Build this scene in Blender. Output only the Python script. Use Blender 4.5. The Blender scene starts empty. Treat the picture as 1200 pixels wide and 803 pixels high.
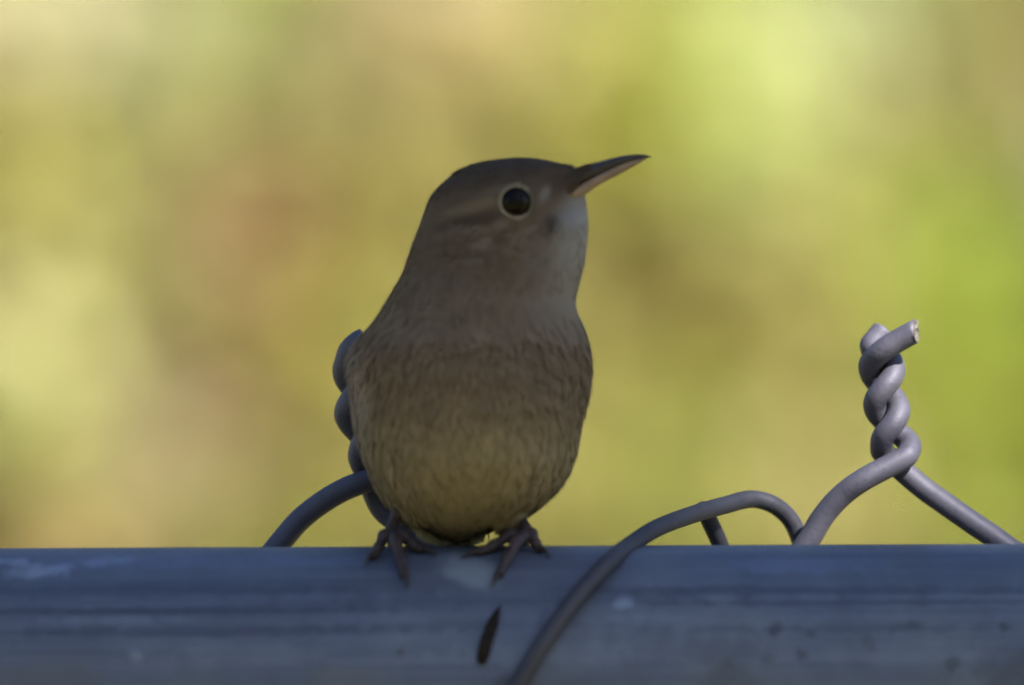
import bpy, math, random
import numpy as np
from mathutils import Vector, Matrix, noise as mnoise

random.seed(7)
rng = np.random.default_rng(7)
sc = bpy.context.scene
COL = sc.collection

# ------------------------------------------------------------------ camera
S = 0.000116            # metres per photo pixel at the plane y = 0
RAIL_TOP = 1.200        # height of the top of the fence rail
RAIL_R = 0.021
CAM_D = 2.5
CAM_Z = RAIL_TOP + (640 - 401.5) * S

cam_d = bpy.data.cameras.new('camera')
cam = bpy.data.objects.new('camera', cam_d)
COL.objects.link(cam)
cam.location = (0, -CAM_D, CAM_Z)
cam.rotation_euler = (math.pi / 2, 0, 0)
cam_d.sensor_width = 22.3
cam_d.lens = 22.3 * CAM_D / (1200 * S)
cam_d.clip_start = 0.05
cam_d.clip_end = 2000
cam_d.dof.use_dof = True
cam_d.dof.focus_distance = CAM_D + 0.015
cam_d.dof.aperture_fstop = 6.6
cam_d.dof.aperture_blades = 0
sc.camera = cam

# ------------------------------------------------------------------ light
SUN_EL, SUN_AZ = math.radians(41), math.radians(138)     # azimuth from +Y towards +X
SUN = Vector((math.sin(SUN_AZ) * math.cos(SUN_EL), math.cos(SUN_AZ) * math.cos(SUN_EL), math.sin(SUN_EL)))
world = bpy.data.worlds.new('World')
sc.world = world
world.use_nodes = True
wn = world.node_tree.nodes
bg = wn['Background']
sky = wn.new('ShaderNodeTexSky')
sky.sky_type = 'NISHITA'
sky.sun_disc = False
sky.sun_elevation = SUN_EL
sky.sun_rotation = SUN_AZ
sky.altitude = 100
sky.air_density = 1.0
sky.dust_density = 0.6
sky.ozone_density = 1.5
world.node_tree.links.new(sky.outputs[0], bg.inputs[0])
bg.inputs[1].default_value = 0.05
sun_d = bpy.data.lights.new('sun', 'SUN')
sun_d.energy = 5.0
sun_d.angle = math.radians(0.53)
sun_d.color = (1.0, 0.95, 0.87)
sun_o = bpy.data.objects.new('sun', sun_d)
COL.objects.link(sun_o)
sun_o.location = SUN * 30
sun_o.rotation_euler = SUN.to_track_quat('Z', 'Y').to_euler()

sc.view_settings.view_transform = 'Standard'
sc.view_settings.look = 'None'
sc.view_settings.gamma = 1.0
sc.view_settings.exposure = 1.7
sc.render.engine = 'CYCLES'
sc.cycles.use_denoising = True
sc.cycles.denoising_input_passes = 'RGB'
sc.cycles.max_bounces = 6
sc.cycles.transparent_max_bounces = 8
sc.cycles.caustics_reflective = False
sc.cycles.caustics_refractive = False

# ------------------------------------------------------------------ helpers
def P(px, py, y=0.0):
    """a place y metres behind the rail's axis, as seen at a photo position"""
    k = (CAM_D + y) / CAM_D
    return Vector(((px - 600) * S * k, y, CAM_Z + (401.5 - py) * S * k))

def lin(c):
    c = np.asarray(c, float) / 255.0
    return np.where(c <= 0.04045, c / 12.92, ((c + 0.055) / 1.055) ** 2.4)

def tag(o, label=None, cat=None, group=None, kind=None):
    if label: o['label'] = label
    if cat: o['category'] = cat
    if group: o['group'] = group
    if kind: o['kind'] = kind
    return o

def empty(name, loc):
    o = bpy.data.objects.new(name, None)
    COL.objects.link(o)
    o.location = loc
    o.empty_display_size = 0.02
    return o

def link(name, me, mat=None, parent=None):
    o = bpy.data.objects.new(name, me)
    COL.objects.link(o)
    if mat is not None and len(me.materials) == 0:
        me.materials.append(mat)
    if parent is not None:
        o.parent = parent
        o.matrix_parent_inverse = Matrix.Translation(-Vector(parent.matrix_world_loc)) if hasattr(parent, 'matrix_world_loc') else Matrix.Identity(4)
    return o

def root_of(o):
    """world offset of a parent chain made of plain translations"""
    v = Vector((0, 0, 0))
    while o is not None:
        v += o.location
        o = o.parent
    return v

def mesh(name, verts, faces, mat=None, parent=None, colors=None, smooth=True, normals=None):
    """verts are world positions; stored relative to the parent's place"""
    off = root_of(parent) if parent is not None else Vector((0, 0, 0))
    v = np.asarray([tuple(p) for p in verts] if not isinstance(verts, np.ndarray) else verts, dtype=np.float64)
    v = v - np.array(off)
    me = bpy.data.meshes.new(name)
    if isinstance(faces, np.ndarray):
        nf, k = faces.shape
        me.vertices.add(len(v)); me.vertices.foreach_set('co', v.astype(np.float32).ravel())
        me.loops.add(nf * k); me.loops.foreach_set('vertex_index', faces.astype(np.int32).ravel())
        me.polygons.add(nf)
        me.polygons.foreach_set('loop_start', np.arange(0, nf * k, k, dtype=np.int32))
        me.update(calc_edges=True)
    else:
        me.from_pydata([tuple(p) for p in v], [], faces)
        me.update()
    if smooth:
        me.polygons.foreach_set('use_smooth', np.ones(len(me.polygons), dtype=bool))
    if colors is not None:
        a = me.color_attributes.new('col', 'FLOAT_COLOR', 'POINT')
        c = np.ones((len(v), 4), dtype=np.float32)
        c[:, :3] = colors
        a.data.foreach_set('color', c.ravel())
    if normals is not None:
        me.normals_split_custom_set_from_vertices([tuple(n) for n in normals])
    o = bpy.data.objects.new(name, me)
    COL.objects.link(o)
    if mat is not None: me.materials.append(mat)
    if parent is not None: o.parent = parent
    return o

def catmull(pts, n):
    """smooth path through points of any dimension, n samples for each span"""
    p = np.asarray(pts, float)
    p = np.vstack([2 * p[0] - p[1], p, 2 * p[-1] - p[-2]])
    out = []
    for i in range(1, len(p) - 2):
        t = np.linspace(0, 1, n, endpoint=False)[:, None]
        a, b, c, d = p[i - 1], p[i], p[i + 1], p[i + 2]
        out.append(0.5 * (2 * b + (c - a) * t + (2 * a - 5 * b + 4 * c - d) * t ** 2 + (-a + 3 * b - 3 * c + d) * t ** 3))
    out.append(p[-2][None])
    return np.vstack(out)

def tube_geo(path, radii, nseg=12, flat=None):
    path = np.asarray(path, float)
    n = len(path)
    radii = np.broadcast_to(np.asarray(radii, float), (n,))
    tan = np.gradient(path, axis=0)
    tan /= np.linalg.norm(tan, axis=1)[:, None] + 1e-12
    ref = np.array([0, 1.0, 0]) if abs(tan[0][1]) < 0.9 else np.array([1.0, 0, 0])
    u = ref - tan[0] * ref.dot(tan[0]); u /= np.linalg.norm(u)
    V, F = [], []
    ang = np.linspace(0, 2 * math.pi, nseg, endpoint=False)
    for i in range(n):
        u = u - tan[i] * u.dot(tan[i]); u /= np.linalg.norm(u)
        w = np.cross(tan[i], u)
        for a in ang:
            V.append(path[i] + radii[i] * (math.cos(a) * u + math.sin(a) * w))
    for i in range(n - 1):
        for j in range(nseg):
            k = (j + 1) % nseg
            F.append((i * nseg + j, i * nseg + k, (i + 1) * nseg + k, (i + 1) * nseg + j))
    V.append(path[0]); V.append(path[-1])
    a, b = len(V) - 2, len(V) - 1
    for j in range(nseg):
        k = (j + 1) % nseg
        F.append((a, k, j)); F.append((b, (n - 1) * nseg + j, (n - 1) * nseg + k))
    return V, F

def merge(parts):
    V, F = [], []
    for v, f in parts:
        o = len(V)
        V.extend(v); F.extend([tuple(i + o for i in q) for q in f])
    return V, F

def ellipsoid(c, ax, nu=24, nv=16):
    """ax: three axis vectors"""
    V, F = [], []
    c = np.asarray(c, float); ax = [np.asarray(a, float) for a in ax]
    for i in range(nv + 1):
        t = math.pi * i / nv
        for j in range(nu):
            a = 2 * math.pi * j / nu
            V.append(c + ax[0] * math.sin(t) * math.cos(a) + ax[1] * math.sin(t) * math.sin(a) + ax[2] * math.cos(t))
    for i in range(nv):
        for j in range(nu):
            k = (j + 1) % nu
            F.append((i * nu + j, i * nu + k, (i + 1) * nu + k, (i + 1) * nu + j))
    return V, F

# ------------------------------------------------------------------ materials
class N:
    """small wrapper to write node trees briefly"""
    def __init__(self, name):
        self.m = bpy.data.materials.new(name)
        self.m.use_nodes = True
        self.t = self.m.node_tree
        self.bsdf = self.t.nodes['Principled BSDF']
        self.out = self.t.nodes['Material Output']
    def n(self, kind, **kw):
        x = self.t.nodes.new('ShaderNode' + kind)
        for k, v in kw.items(): setattr(x, k, v)
        return x
    def l(self, a, b): self.t.links.new(a, b)
    def val(self, sock, v): sock.default_value = v
    def math(self, op, a, b=None, clamp=False):
        x = self.n('Math', operation=op, use_clamp=clamp)
        for i, q in enumerate((a, b)):
            if q is None: continue
            if isinstance(q, (int, float)): x.inputs[i].default_value = q
            else: self.l(q, x.inputs[i])
        return x.outputs[0]
    def mix(self, f, a, b, blend='MIX'):
        x = self.n('Mix', data_type='RGBA', blend_type=blend)
        if isinstance(f, (int, float)): x.inputs[0].default_value = f
        else: self.l(f, x.inputs[0])
        for i, q in ((6, a), (7, b)):
            if isinstance(q, (tuple, list)): x.inputs[i].default_value = (*q[:3], 1)
            else: self.l(q, x.inputs[i])
        return x.outputs[2]
    def noise(self, vec, scale, detail=3, rough=0.5):
        x = self.n('TexNoise')
        x.inputs['Scale'].default_value = scale
        x.inputs['Detail'].default_value = detail
        x.inputs['Roughness'].default_value = rough
        if vec is not None: self.l(vec, x.inputs['Vector'])
        return x.outputs['Fac']
    def mapping(self, vec, loc=(0, 0, 0), rot=(0, 0, 0), scale=(1, 1, 1), vt='POINT'):
        x = self.n('Mapping', vector_type=vt)
        x.inputs['Location'].default_value = loc
        x.inputs['Rotation'].default_value = rot
        x.inputs['Scale'].default_value = scale
        self.l(vec, x.inputs['Vector'])
        return x.outputs[0]
    def ramp(self, f, stops):
        x = self.n('ValToRGB')
        e = x.color_ramp.elements
        while len(e) < len(stops): e.new(0.5)
        for i, (p, c) in enumerate(stops):
            e[i].position = p
            e[i].color = (c, c, c, 1) if isinstance(c, (int, float)) else (*c, 1)
        self.l(f, x.inputs[0])
        return x.outputs[0]
    def bump(self, h, strength, dist):
        x = self.n('Bump')
        x.inputs['Strength'].default_value = strength
        x.inputs['Distance'].default_value = dist
        self.l(h, x.inputs['Height'])
        self.l(x.outputs[0], self.bsdf.inputs['Normal'])

def mat_rail():
    M = N('galvanised_rail')
    co = M.n('TexCoord').outputs['Object']
    st = M.noise(M.mapping(co, scale=(6, 300, 300)), 1.0, 4, 0.55)       # drawn streaks along the pipe
    st2 = M.noise(M.mapping(co, scale=(14, 900, 900)), 1.0, 3, 0.5)
    big = M.noise(co, 45, 4, 0.6)
    c = M.mix(st, (0.080, 0.099, 0.158), (0.210, 0.238, 0.322))
    c = M.mix(M.math('MULTIPLY', M.ramp(st2, [(0.45, 0), (0.7, 1)]), 0.5), c, (0.085, 0.10, 0.15))
    c = M.mix(M.math('MULTIPLY', M.ramp(big, [(0.5, 0), (0.75, 1)]), 0.45), c, (0.24, 0.265, 0.30))
    sep = M.n('SeparateXYZ'); M.l(co, sep.inputs[0])
    wob = M.noise(co, 420, 3, 0.6)
    # stains and dried droppings, each at its own spot along the pipe (photo px, px, half sizes, rotation, colour, amount)
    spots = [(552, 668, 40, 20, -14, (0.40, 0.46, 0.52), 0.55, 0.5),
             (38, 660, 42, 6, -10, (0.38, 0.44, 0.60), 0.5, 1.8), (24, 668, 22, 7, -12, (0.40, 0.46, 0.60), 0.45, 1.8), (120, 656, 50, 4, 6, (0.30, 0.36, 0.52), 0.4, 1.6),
             (164, 764, 8, 7, 0, (0.36, 0.40, 0.46), 0.35, 1.2),
             (908, 736, 9, 8, 0, (0.06, 0.06, 0.075), 0.55, 1.6), (936, 766, 9, 9, 0, (0.06, 0.06, 0.075), 0.55, 1.6),
             (1068, 732, 9, 5, 0, (0.06, 0.06, 0.08), 0.5, 1.6), (1112, 777, 9, 7, 30, (0.06, 0.06, 0.075), 0.55, 1.6),
             (1171, 735, 6, 7, 0, (0.06, 0.06, 0.075), 0.55, 1.6), (1015, 752, 7, 14, 30, (0.09, 0.10, 0.12), 0.5, 0.9),
             (1045, 736, 10, 5, 30, (0.10, 0.11, 0.14), 0.5, 0.9),
             (948, 742, 7, 4, 0, (0.07, 0.08, 0.10), 0.6, 0.9), (897, 770, 8, 6, 0, (0.09, 0.10, 0.12), 0.5, 0.9),
             (1190, 790, 48, 34, 0, (0.10, 0.11, 0.135), 0.7, 1.0), (840, 760, 55, 18, 0, (0.11, 0.12, 0.15), 0.5, 1.2),
             (850, 792, 40, 20, 0, (0.10, 0.11, 0.13), 0.5, 1.2),
             (290, 736, 6, 4, 0, (0.13, 0.10, 0.20), 0.7, 0.9), (286, 757, 10, 18, 25, (0.12, 0.14, 0.18), 0.35, 0.9),
             (470, 760, 5, 6, 0, (0.08, 0.08, 0.09), 0.6, 0.9), (637, 722, 7, 14, -20, (0.12, 0.12, 0.20), 0.6, 0.9),
             (730, 706, 12, 9, 0, (0.38, 0.44, 0.58), 0.5, 0.9), (405, 790, 50, 16, 0, (0.20, 0.20, 0.20), 0.4, 0.9),
             (60, 790, 70, 24, 0, (0.16, 0.16, 0.18), 0.5, 0.9), (588, 800, 12, 14, 0, (0.09, 0.08, 0.12), 0.6, 0.9)]
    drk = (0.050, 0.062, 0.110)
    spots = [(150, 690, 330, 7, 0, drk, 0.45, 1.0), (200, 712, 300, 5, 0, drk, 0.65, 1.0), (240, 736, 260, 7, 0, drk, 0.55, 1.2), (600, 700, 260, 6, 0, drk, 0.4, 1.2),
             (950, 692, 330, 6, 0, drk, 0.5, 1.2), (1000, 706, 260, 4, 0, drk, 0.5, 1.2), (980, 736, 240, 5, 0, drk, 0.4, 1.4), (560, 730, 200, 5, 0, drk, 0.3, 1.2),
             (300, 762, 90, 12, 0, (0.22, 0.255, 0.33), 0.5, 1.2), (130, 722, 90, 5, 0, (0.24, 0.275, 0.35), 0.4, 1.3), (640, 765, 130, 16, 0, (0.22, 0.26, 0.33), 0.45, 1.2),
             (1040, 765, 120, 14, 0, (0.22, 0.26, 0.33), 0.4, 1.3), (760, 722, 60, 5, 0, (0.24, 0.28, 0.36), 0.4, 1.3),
             (930, 664, 90, 9, 0, (0.20, 0.245, 0.40), 0.45, 1.3), (250, 656, 260, 8, 0, (0.20, 0.245, 0.40), 0.45, 1.0)] + spots  # these two blue patches paint sky light on to the pipe's top
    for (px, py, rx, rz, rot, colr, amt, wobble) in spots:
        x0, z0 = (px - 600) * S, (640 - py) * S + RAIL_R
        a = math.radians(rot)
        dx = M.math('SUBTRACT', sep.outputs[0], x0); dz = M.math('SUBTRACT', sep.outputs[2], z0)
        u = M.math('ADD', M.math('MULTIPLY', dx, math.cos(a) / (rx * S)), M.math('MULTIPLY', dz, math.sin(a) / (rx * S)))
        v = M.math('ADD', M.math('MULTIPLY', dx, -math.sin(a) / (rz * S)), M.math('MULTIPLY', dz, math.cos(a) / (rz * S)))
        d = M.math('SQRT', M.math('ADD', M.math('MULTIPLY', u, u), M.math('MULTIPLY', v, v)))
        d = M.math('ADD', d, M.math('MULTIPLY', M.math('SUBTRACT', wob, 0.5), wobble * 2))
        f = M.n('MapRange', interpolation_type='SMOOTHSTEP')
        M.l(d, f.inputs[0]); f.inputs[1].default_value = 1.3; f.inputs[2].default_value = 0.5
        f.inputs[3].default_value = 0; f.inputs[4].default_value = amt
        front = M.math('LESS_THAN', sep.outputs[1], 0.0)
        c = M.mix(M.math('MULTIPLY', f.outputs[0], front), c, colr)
    mot = M.noise(M.mapping(co, scale=(150, 60, 60)), 1.0, 5, 0.65)
    c = M.mix(M.math('MULTIPLY', M.ramp(mot, [(0.48, 0), (0.72, 1)]), 0.4), c, (0.09, 0.105, 0.135))
    fine = M.noise(co, 900, 2, 0.6)
    c = M.mix(M.math('MULTIPLY', M.ramp(fine, [(0.62, 0), (0.72, 1)]), 0.35), c, (0.12, 0.13, 0.15))
    M.l(c, M.bsdf.inputs['Base Color'])
    M.val(M.bsdf.inputs['Metallic'], 0.2)
    r = M.n('MapRange'); M.l(st, r.inputs[0]); r.inputs[3].default_value = 0.42; r.inputs[4].default_value = 0.62
    M.l(r.outputs[0], M.bsdf.inputs['Roughness'])
    h = M.math('ADD', st2, M.math('MULTIPLY', big, 0.8))
    M.bump(h, 0.25, 0.0003)
    return M.m

def mat_wire(name, a, b, metallic=0.3, rough=(0.46, 0.72)):
    M = N(name)
    co = M.n('TexCoord').outputs['Object']
    n1 = M.noise(co, 260, 4, 0.6)
    n2 = M.noise(co, 1600, 3, 0.6)
    c = M.mix(n1, a, b)
    c = M.mix(M.math('MULTIPLY', M.ramp(n2, [(0.58, 0), (0.75, 1)]), 0.5), c, tuple(x * 0.45 for x in a))
    M.l(c, M.bsdf.inputs['Base Color'])
    M.val(M.bsdf.inputs['Metallic'], metallic)
    r = M.n('MapRange'); M.l(n1, r.inputs[0]); r.inputs[3].default_value = rough[0]; r.inputs[4].default_value = rough[1]
    M.l(r.outputs[0], M.bsdf.inputs['Roughness'])
    M.bump(M.math('ADD', n2, n1), 0.25, 0.00025)
    return M.m

def mat_attr(name, rough=0.8, transl=0.0, spec=0.2, coat=0.0, var=None):
    M = N(name)
    at = M.n('Attribute', attribute_name='col')
    c = at.outputs['Color']
    if var:
        co = M.n('TexCoord').outputs['Object']
        nn = M.noise(co, var[0], 4, 0.6)
        c = M.mix(nn, M.mix(1.0, c, (1 - var[1],) * 3, 'MULTIPLY'), M.mix(1.0, c, (1 + var[1],) * 3, 'MULTIPLY'))
    M.l(c, M.bsdf.inputs['Base Color'])
    M.val(M.bsdf.inputs['Roughness'], rough)
    M.val(M.bsdf.inputs['Specular IOR Level'], spec)
    if transl:
        tr = M.n('BsdfTranslucent'); M.l(c, tr.inputs['Color'])
        mx = M.n('MixShader'); mx.inputs[0].default_value = transl
        M.l(M.bsdf.outputs[0], mx.inputs[1]); M.l(tr.outputs[0], mx.inputs[2])
        M.l(mx.outputs[0], M.out.inputs['Surface'])
    return M.m

def mat_noise(name, a, b, scale, rough=0.7, spec=0.3, bump=0.0, stretch=(1, 1, 1), bdist=0.001):
    M = N(name)
    co = M.mapping(M.n('TexCoord').outputs['Object'], scale=stretch)
    n1 = M.noise(co, scale, 5, 0.6)
    M.l(M.mix(M.ramp(n1, [(0.3, 0), (0.7, 1)]), a, b), M.bsdf.inputs['Base Color'])
    M.val(M.bsdf.inputs['Roughness'], rough)
    M.val(M.bsdf.inputs['Specular IOR Level'], spec)
    if bump: M.bump(n1, bump, bdist)
    return M.m

MAT_RAIL = mat_rail()
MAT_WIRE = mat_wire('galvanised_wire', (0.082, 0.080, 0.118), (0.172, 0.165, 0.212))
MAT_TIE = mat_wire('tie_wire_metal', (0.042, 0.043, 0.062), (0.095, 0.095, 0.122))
MAT_PLUME = mat_attr('plumage', 0.85, 0.22, 0.1)
MAT_SKIN = mat_attr('bird_body', 0.9, 0.0, 0.1)
MAT_FEATHER = mat_attr('flight_feathers', 0.65, 0.1, 0.25)
MAT_EYE = mat_noise('eye', (0.004, 0.003, 0.003), (0.008, 0.005, 0.004), 300, 0.12, 0.18)
MAT_UPPER = mat_noise('upper_bill', (0.035, 0.026, 0.024), (0.07, 0.052, 0.045), 500, 0.42, 0.4, 0.1, bdist=0.0002)
MAT_LOWER = mat_noise('lower_bill', (0.26, 0.175, 0.115), (0.36, 0.25, 0.165), 400, 0.45, 0.35, 0.1, bdist=0.0002)
MAT_LEG = mat_noise('bird_leg', (0.045, 0.030, 0.033), (0.085, 0.058, 0.06), 900, 0.5, 0.35, 0.5, bdist=0.0003)
MAT_CLAW = mat_noise('claw', (0.03, 0.022, 0.02), (0.06, 0.045, 0.04), 900, 0.35, 0.4)
MAT_LEAF = mat_attr('leaf', 0.6, 0.42, 0.3)
MAT_STEM = mat_attr('plant_stem', 0.75, 0.0, 0.2)
MAT_BARK = mat_noise('bark', (0.07, 0.05, 0.035), (0.19, 0.15, 0.11), 30, 0.9, 0.15, 0.8, (1, 1, 0.25), 0.01)
MAT_SLIVER = mat_noise('dark_sliver', (0.012, 0.010, 0.008), (0.035, 0.026, 0.02), 700, 0.85, 0.15, 0.6, bdist=0.0004)
MAT_GROUND = mat_noise('dry_meadow', (0.10, 0.10, 0.035), (0.24, 0.20, 0.10), 1.7, 0.95, 0.1, 0.4, bdist=0.03)
MAT_POST = mat_noise('galvanised_post', (0.28, 0.30, 0.34), (0.42, 0.44, 0.47), 40, 0.5, 0.5, 0.1, (1, 1, 0.2), 0.0005)
MAT_POST.node_tree.nodes['Principled BSDF'].inputs['Metallic'].default_value = 0.55

# ------------------------------------------------------------------ ground
def build_ground():
    n = 60
    r = np.concatenate([np.linspace(0, 12, 30), np.geomspace(13, 900, 24)])
    V, F = [(0, 0, 0)], []
    for i, q in enumerate(r[1:]):
        for j in range(n):
            a = 2 * math.pi * j / n
            x, y = q * math.cos(a), q * math.sin(a)
            z = 0.06 * mnoise.noise(Vector((x * 0.5, y * 0.5, 3))) * min(1, q / 3) + 0.9 * mnoise.noise(Vector((x * 0.02, y * 0.02, 9))) * min(1, max(0, q - 10) / 40)
            V.append((x, y, z - 0.02))
    for j in range(n): F.append((0, 1 + j, 1 + (j + 1) % n))
    for i in range(len(r) - 2):
        for j in range(n):
            k = (j + 1) % n
            F.append((1 + i * n + j, 1 + (i + 1) * n + j, 1 + (i + 1) * n + k, 1 + i * n + k))
    tag(mesh('ground', V, F, MAT_GROUND), kind='structure')
build_ground()

# ------------------------------------------------------------------ fence: rail, posts, mesh
RAIL_C = Vector((0, 0, RAIL_TOP - RAIL_R))
TILT = math.radians(0.24)

def build_rail():
    L, n = 1.62, 160
    xs = np.concatenate([np.linspace(-L, -0.12, 12), np.linspace(-0.11, 0.11, 60), np.linspace(0.12, L, 12)])
    V, F = [], []
    for x in xs:
        for j in range(n):
            a = 2 * math.pi * j / n
            V.append((x, -RAIL_R * math.cos(a), RAIL_R * math.sin(a)))
    for i in range(len(xs) - 1):
        for j in range(n):
            k = (j + 1) % n
            F.append((i * n + j, (i + 1) * n + j, (i + 1) * n + k, i * n + k))
    F.append(tuple(range(n))); F.append(tuple(range((len(xs) - 1) * n + n - 1, (len(xs) - 1) * n - 1, -1)))
    o = mesh('fence_rail', V, F, MAT_RAIL)
    o.location = RAIL_C
    o.rotation_euler = (0, -TILT, 0)
    tag(o, 'stained blue-grey galvanised steel pipe rail on which the small bird perches', 'rail')
build_rail()

def build_post(x, label):
    t = empty('fence_post', (x, 0, 0))
    zr = RAIL_C.z + x * math.tan(TILT)
    V, F = tube_geo([(x, 0, -0.15), (x, 0, 0.4), (x, 0, zr - RAIL_R + 0.001)], 0.024, 24)
    mesh('post', V, F, MAT_POST, t)
    # loop cap: a collar that grips the pipe and a socket below it
    ring = []
    for i in range(33):
        a = 2 * math.pi * i / 32
        ring.append((x, (RAIL_R + 0.004) * math.cos(a), zr + (RAIL_R + 0.004) * math.sin(a)))
    parts = [tube_geo(ring, 0.0055, 10), tube_geo([(x, 0, zr - 0.085), (x, 0, zr - 0.05), (x, 0, zr - RAIL_R - 0.001)], [0.0275, 0.0275, 0.021], 24)]
    mesh('loop_cap', *merge(parts), MAT_POST, t)
    tag(t, label, 'post')
build_post(-1.45, 'galvanised fence post on the side of the rail the bird turns away from')
build_post(1.45, 'galvanised fence post beyond the bare twisted wire tip')

WIRE_R = 0.00160
YB = RAIL_R + 0.0042           # depth of the mesh behind the pipe
HALF = 0.03625                 # half a diamond

def zigzag(start_x, side, z0, col_x):
    """flattened-spiral picket going down from its top twist; side -1 left, +1 right"""
    pts = []
    z, k = z0, 0
    while z > 0.06:
        corner = k % 2 == 0
        x = col_x + side * (HALF if corner else 0.0015)
        d = 0.0018 * (1 if corner else -1) * side
        pts.append((x - side * 0.004 * (1 if corner else -1), YB - d, z + 0.005))
        pts.append((x, YB, z))
        pts.append((x - side * 0.004 * (1 if corner else -1), YB + d, z - 0.005))
        z -= HALF * 1.02; k += 1
    return pts

def twist_pair(axis, Aleg, Bleg, fa, fb, pa, pb, Aend, Bend, col_px, bulge=20, rr=14.0):
    """axis: (py, px) of the twist's centre line; fa, fb: py where strand A, B first crosses in front; pa, pb: pitch"""
    ay = np.array([a[0] for a in axis][::-1], float); axx = np.array([a[1] for a in axis][::-1], float)
    def strand(leg, f, pitch, py0, py1, end, side):
        pts = [P(*q) for q in leg]
        nst = int(abs(py0 - py1) / (pitch / 12)) + 1
        for py in np.linspace(py0, py1, nst):
            th = 2 * math.pi * (f - py) / pitch
            r = rr + (bulge - rr) * max(0.0, 1 - abs(f - pitch / 4 - py) / (pitch / 3)) if side < 0 else rr
            pts.append(P(np.interp(py, ay, axx) + r * math.sin(th), py, YB - r * S * math.cos(th)))
        pts += [P(*q) for q in end]
        return pts
    A = strand(Aleg, fa, pa, fa - pa * 0.10, Aend[0], Aend[1], -1)
    B = strand(Bleg, fb, pb, fb + pb * 0.38, Bend[0], Bend[1], 1)
    col = P(col_px, 640, YB).x
    zc = P(0, 850, YB).z
    A = [Vector(q) for q in zigzag(0, -1, zc, col)[::-1]] + A
    B = [Vector(q) for q in zigzag(0, 1, zc, col)[::-1]] + B
    return A, B, col

def wire_geo(pts):
    path = catmull([tuple(p) for p in pts], 6)
    n = len(path)
    rad = np.full(n, WIRE_R)
    return tube_geo(path, rad, 18)

fence = empty('chain_link_mesh', (0, YB, 0))
tag(fence, 'galvanised chain link wire mesh with twisted tips standing above the pipe rail', 'fence')
yf = YB
RA, RB, colR = twist_pair(
    axis=[(560, 1052), (545, 1047), (520, 1047), (498, 1045), (470, 1037), (450, 1034), (416, 1033), (380, 1032)],
    Aleg=[(905, 690, YB - .001), (945, 637, YB - .001), (964, 606, YB - .0012), (985, 582, YB - .0018), (1012, 562, YB - .0026)],
    Bleg=[(1240, 690, YB + .001), (1176, 638, YB + .001), (1140, 613, YB + .001), (1107, 590, YB + .0012), (1078, 569, YB + .0016)],
    fa=547, fb=499, pa=91, pb=90,
    Aend=(420, [(1021, 408, YB + .0006), (1028, 396, YB + .0010), (1036, 386, YB + .0014)]),
    Bend=(424, [(1034, 411, YB - .0024), (1053, 399, YB - .0028), (1073, 388, YB - .0032)]), col_px=1040)
LA, LB, colL = twist_pair(
    axis=[(600, 450), (568, 442), (545, 438), (515, 428), (487, 419), (435, 417), (380, 416)],
    Aleg=[(270, 705, YB - .001), (325, 640, YB - .001), (352, 609, YB - .0012), (382, 586, YB - .0018), (412, 570, YB - .0026)],
    Bleg=[(560, 690, YB + .001), (500, 640, YB + .001), (470, 615, YB + .001), (446, 594, YB + .0014)],
    fa=568, fb=514, pa=108, pb=106,
    Aend=(458, [(431, 449, YB - .0010), (436, 438, YB - .0004)]),
    Bend=(424, [(410, 411, YB - .0016), (419, 402, YB - .0020), (427, 398, YB - .0022)]), col_px=418)

def bevel_tip(V, F, nseg, axis_shift):
    """shear the last ring so that the cut end looks snipped"""
    base = len(V) - 2 - nseg
    for j in range(nseg):
        v = np.array(V[base + j]); 
        V[base + j] = v + np.array(axis_shift) * ((v[2] - V[-1][2]) / WIRE_R)
    return V, F
VA, FA = wire_geo(RA); VB, FB = wire_geo(RB)
VB, FB = bevel_tip(VB, FB, 18, (0.0007, 0, 0.0003))
def round_tip(V, nseg, f):
    base = len(V) - 2 - nseg
    for j in range(nseg): V[base + j] = np.array(V[-1]) + (np.array(V[base + j]) - np.array(V[-1])) * f
    t = np.array(V[-1]) - np.mean(V[base - nseg:base], axis=0); V[-1] = np.array(V[-1]) + t / np.linalg.norm(t) * WIRE_R * 0.25
round_tip(VA, 18, 0.72)
wa = mesh('wire', VA, FA, MAT_WIRE, fence)
wb = mesh('wire', VB, FB, MAT_WIRE, fence)
mesh('wire', *wire_geo(LA), MAT_WIRE, fence)
mesh('wire', *wire_geo(LB), MAT_WIRE, fence)
for n in range(-20, 20):
    if n in (0, -1): continue
    dx = n * HALF * 2
    if abs(colR + dx) > 1.42: continue
    for src in (wa, wb):
        c = src.copy(); COL.objects.link(c); c.parent = fence
        c.location = (dx, 0, dx * math.tan(TILT))

# dark oxidised face where the pliers snipped the wire
MAT_CUT = mat_noise('snipped_steel', (0.03, 0.028, 0.028), (0.30, 0.26, 0.22), 1500, 0.6, 0.5, 0.6, bdist=0.0004)
def cut_face(parent, V):
    ring = [np.array(V[len(V) - 20 + j]) for j in range(18)]; c = np.mean(ring, axis=0)
    prev = np.mean([np.array(V[len(V) - 38 + j]) for j in range(18)], axis=0)
    d = c - prev; d /= np.linalg.norm(d)
    vs = [c + (q - c) * 1.02 + d * 0.00002 for q in ring] + [c + (q - c) * (0.55 + 0.25 * math.sin(j * 2.3)) + d * (0.0003 + 0.00025 * math.sin(j * 1.7)) for j, q in enumerate(ring)] + [c + d * 0.0003]
    fs = [(j, (j + 1) % 18, 18 + (j + 1) % 18, 18 + j) for j in range(18)] + [(18 + j, 18 + (j + 1) % 18, 36) for j in range(18)]
    return mesh('cut_end', vs, fs, MAT_CUT, parent, smooth=False)
cut_face(wb, VB)

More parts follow.
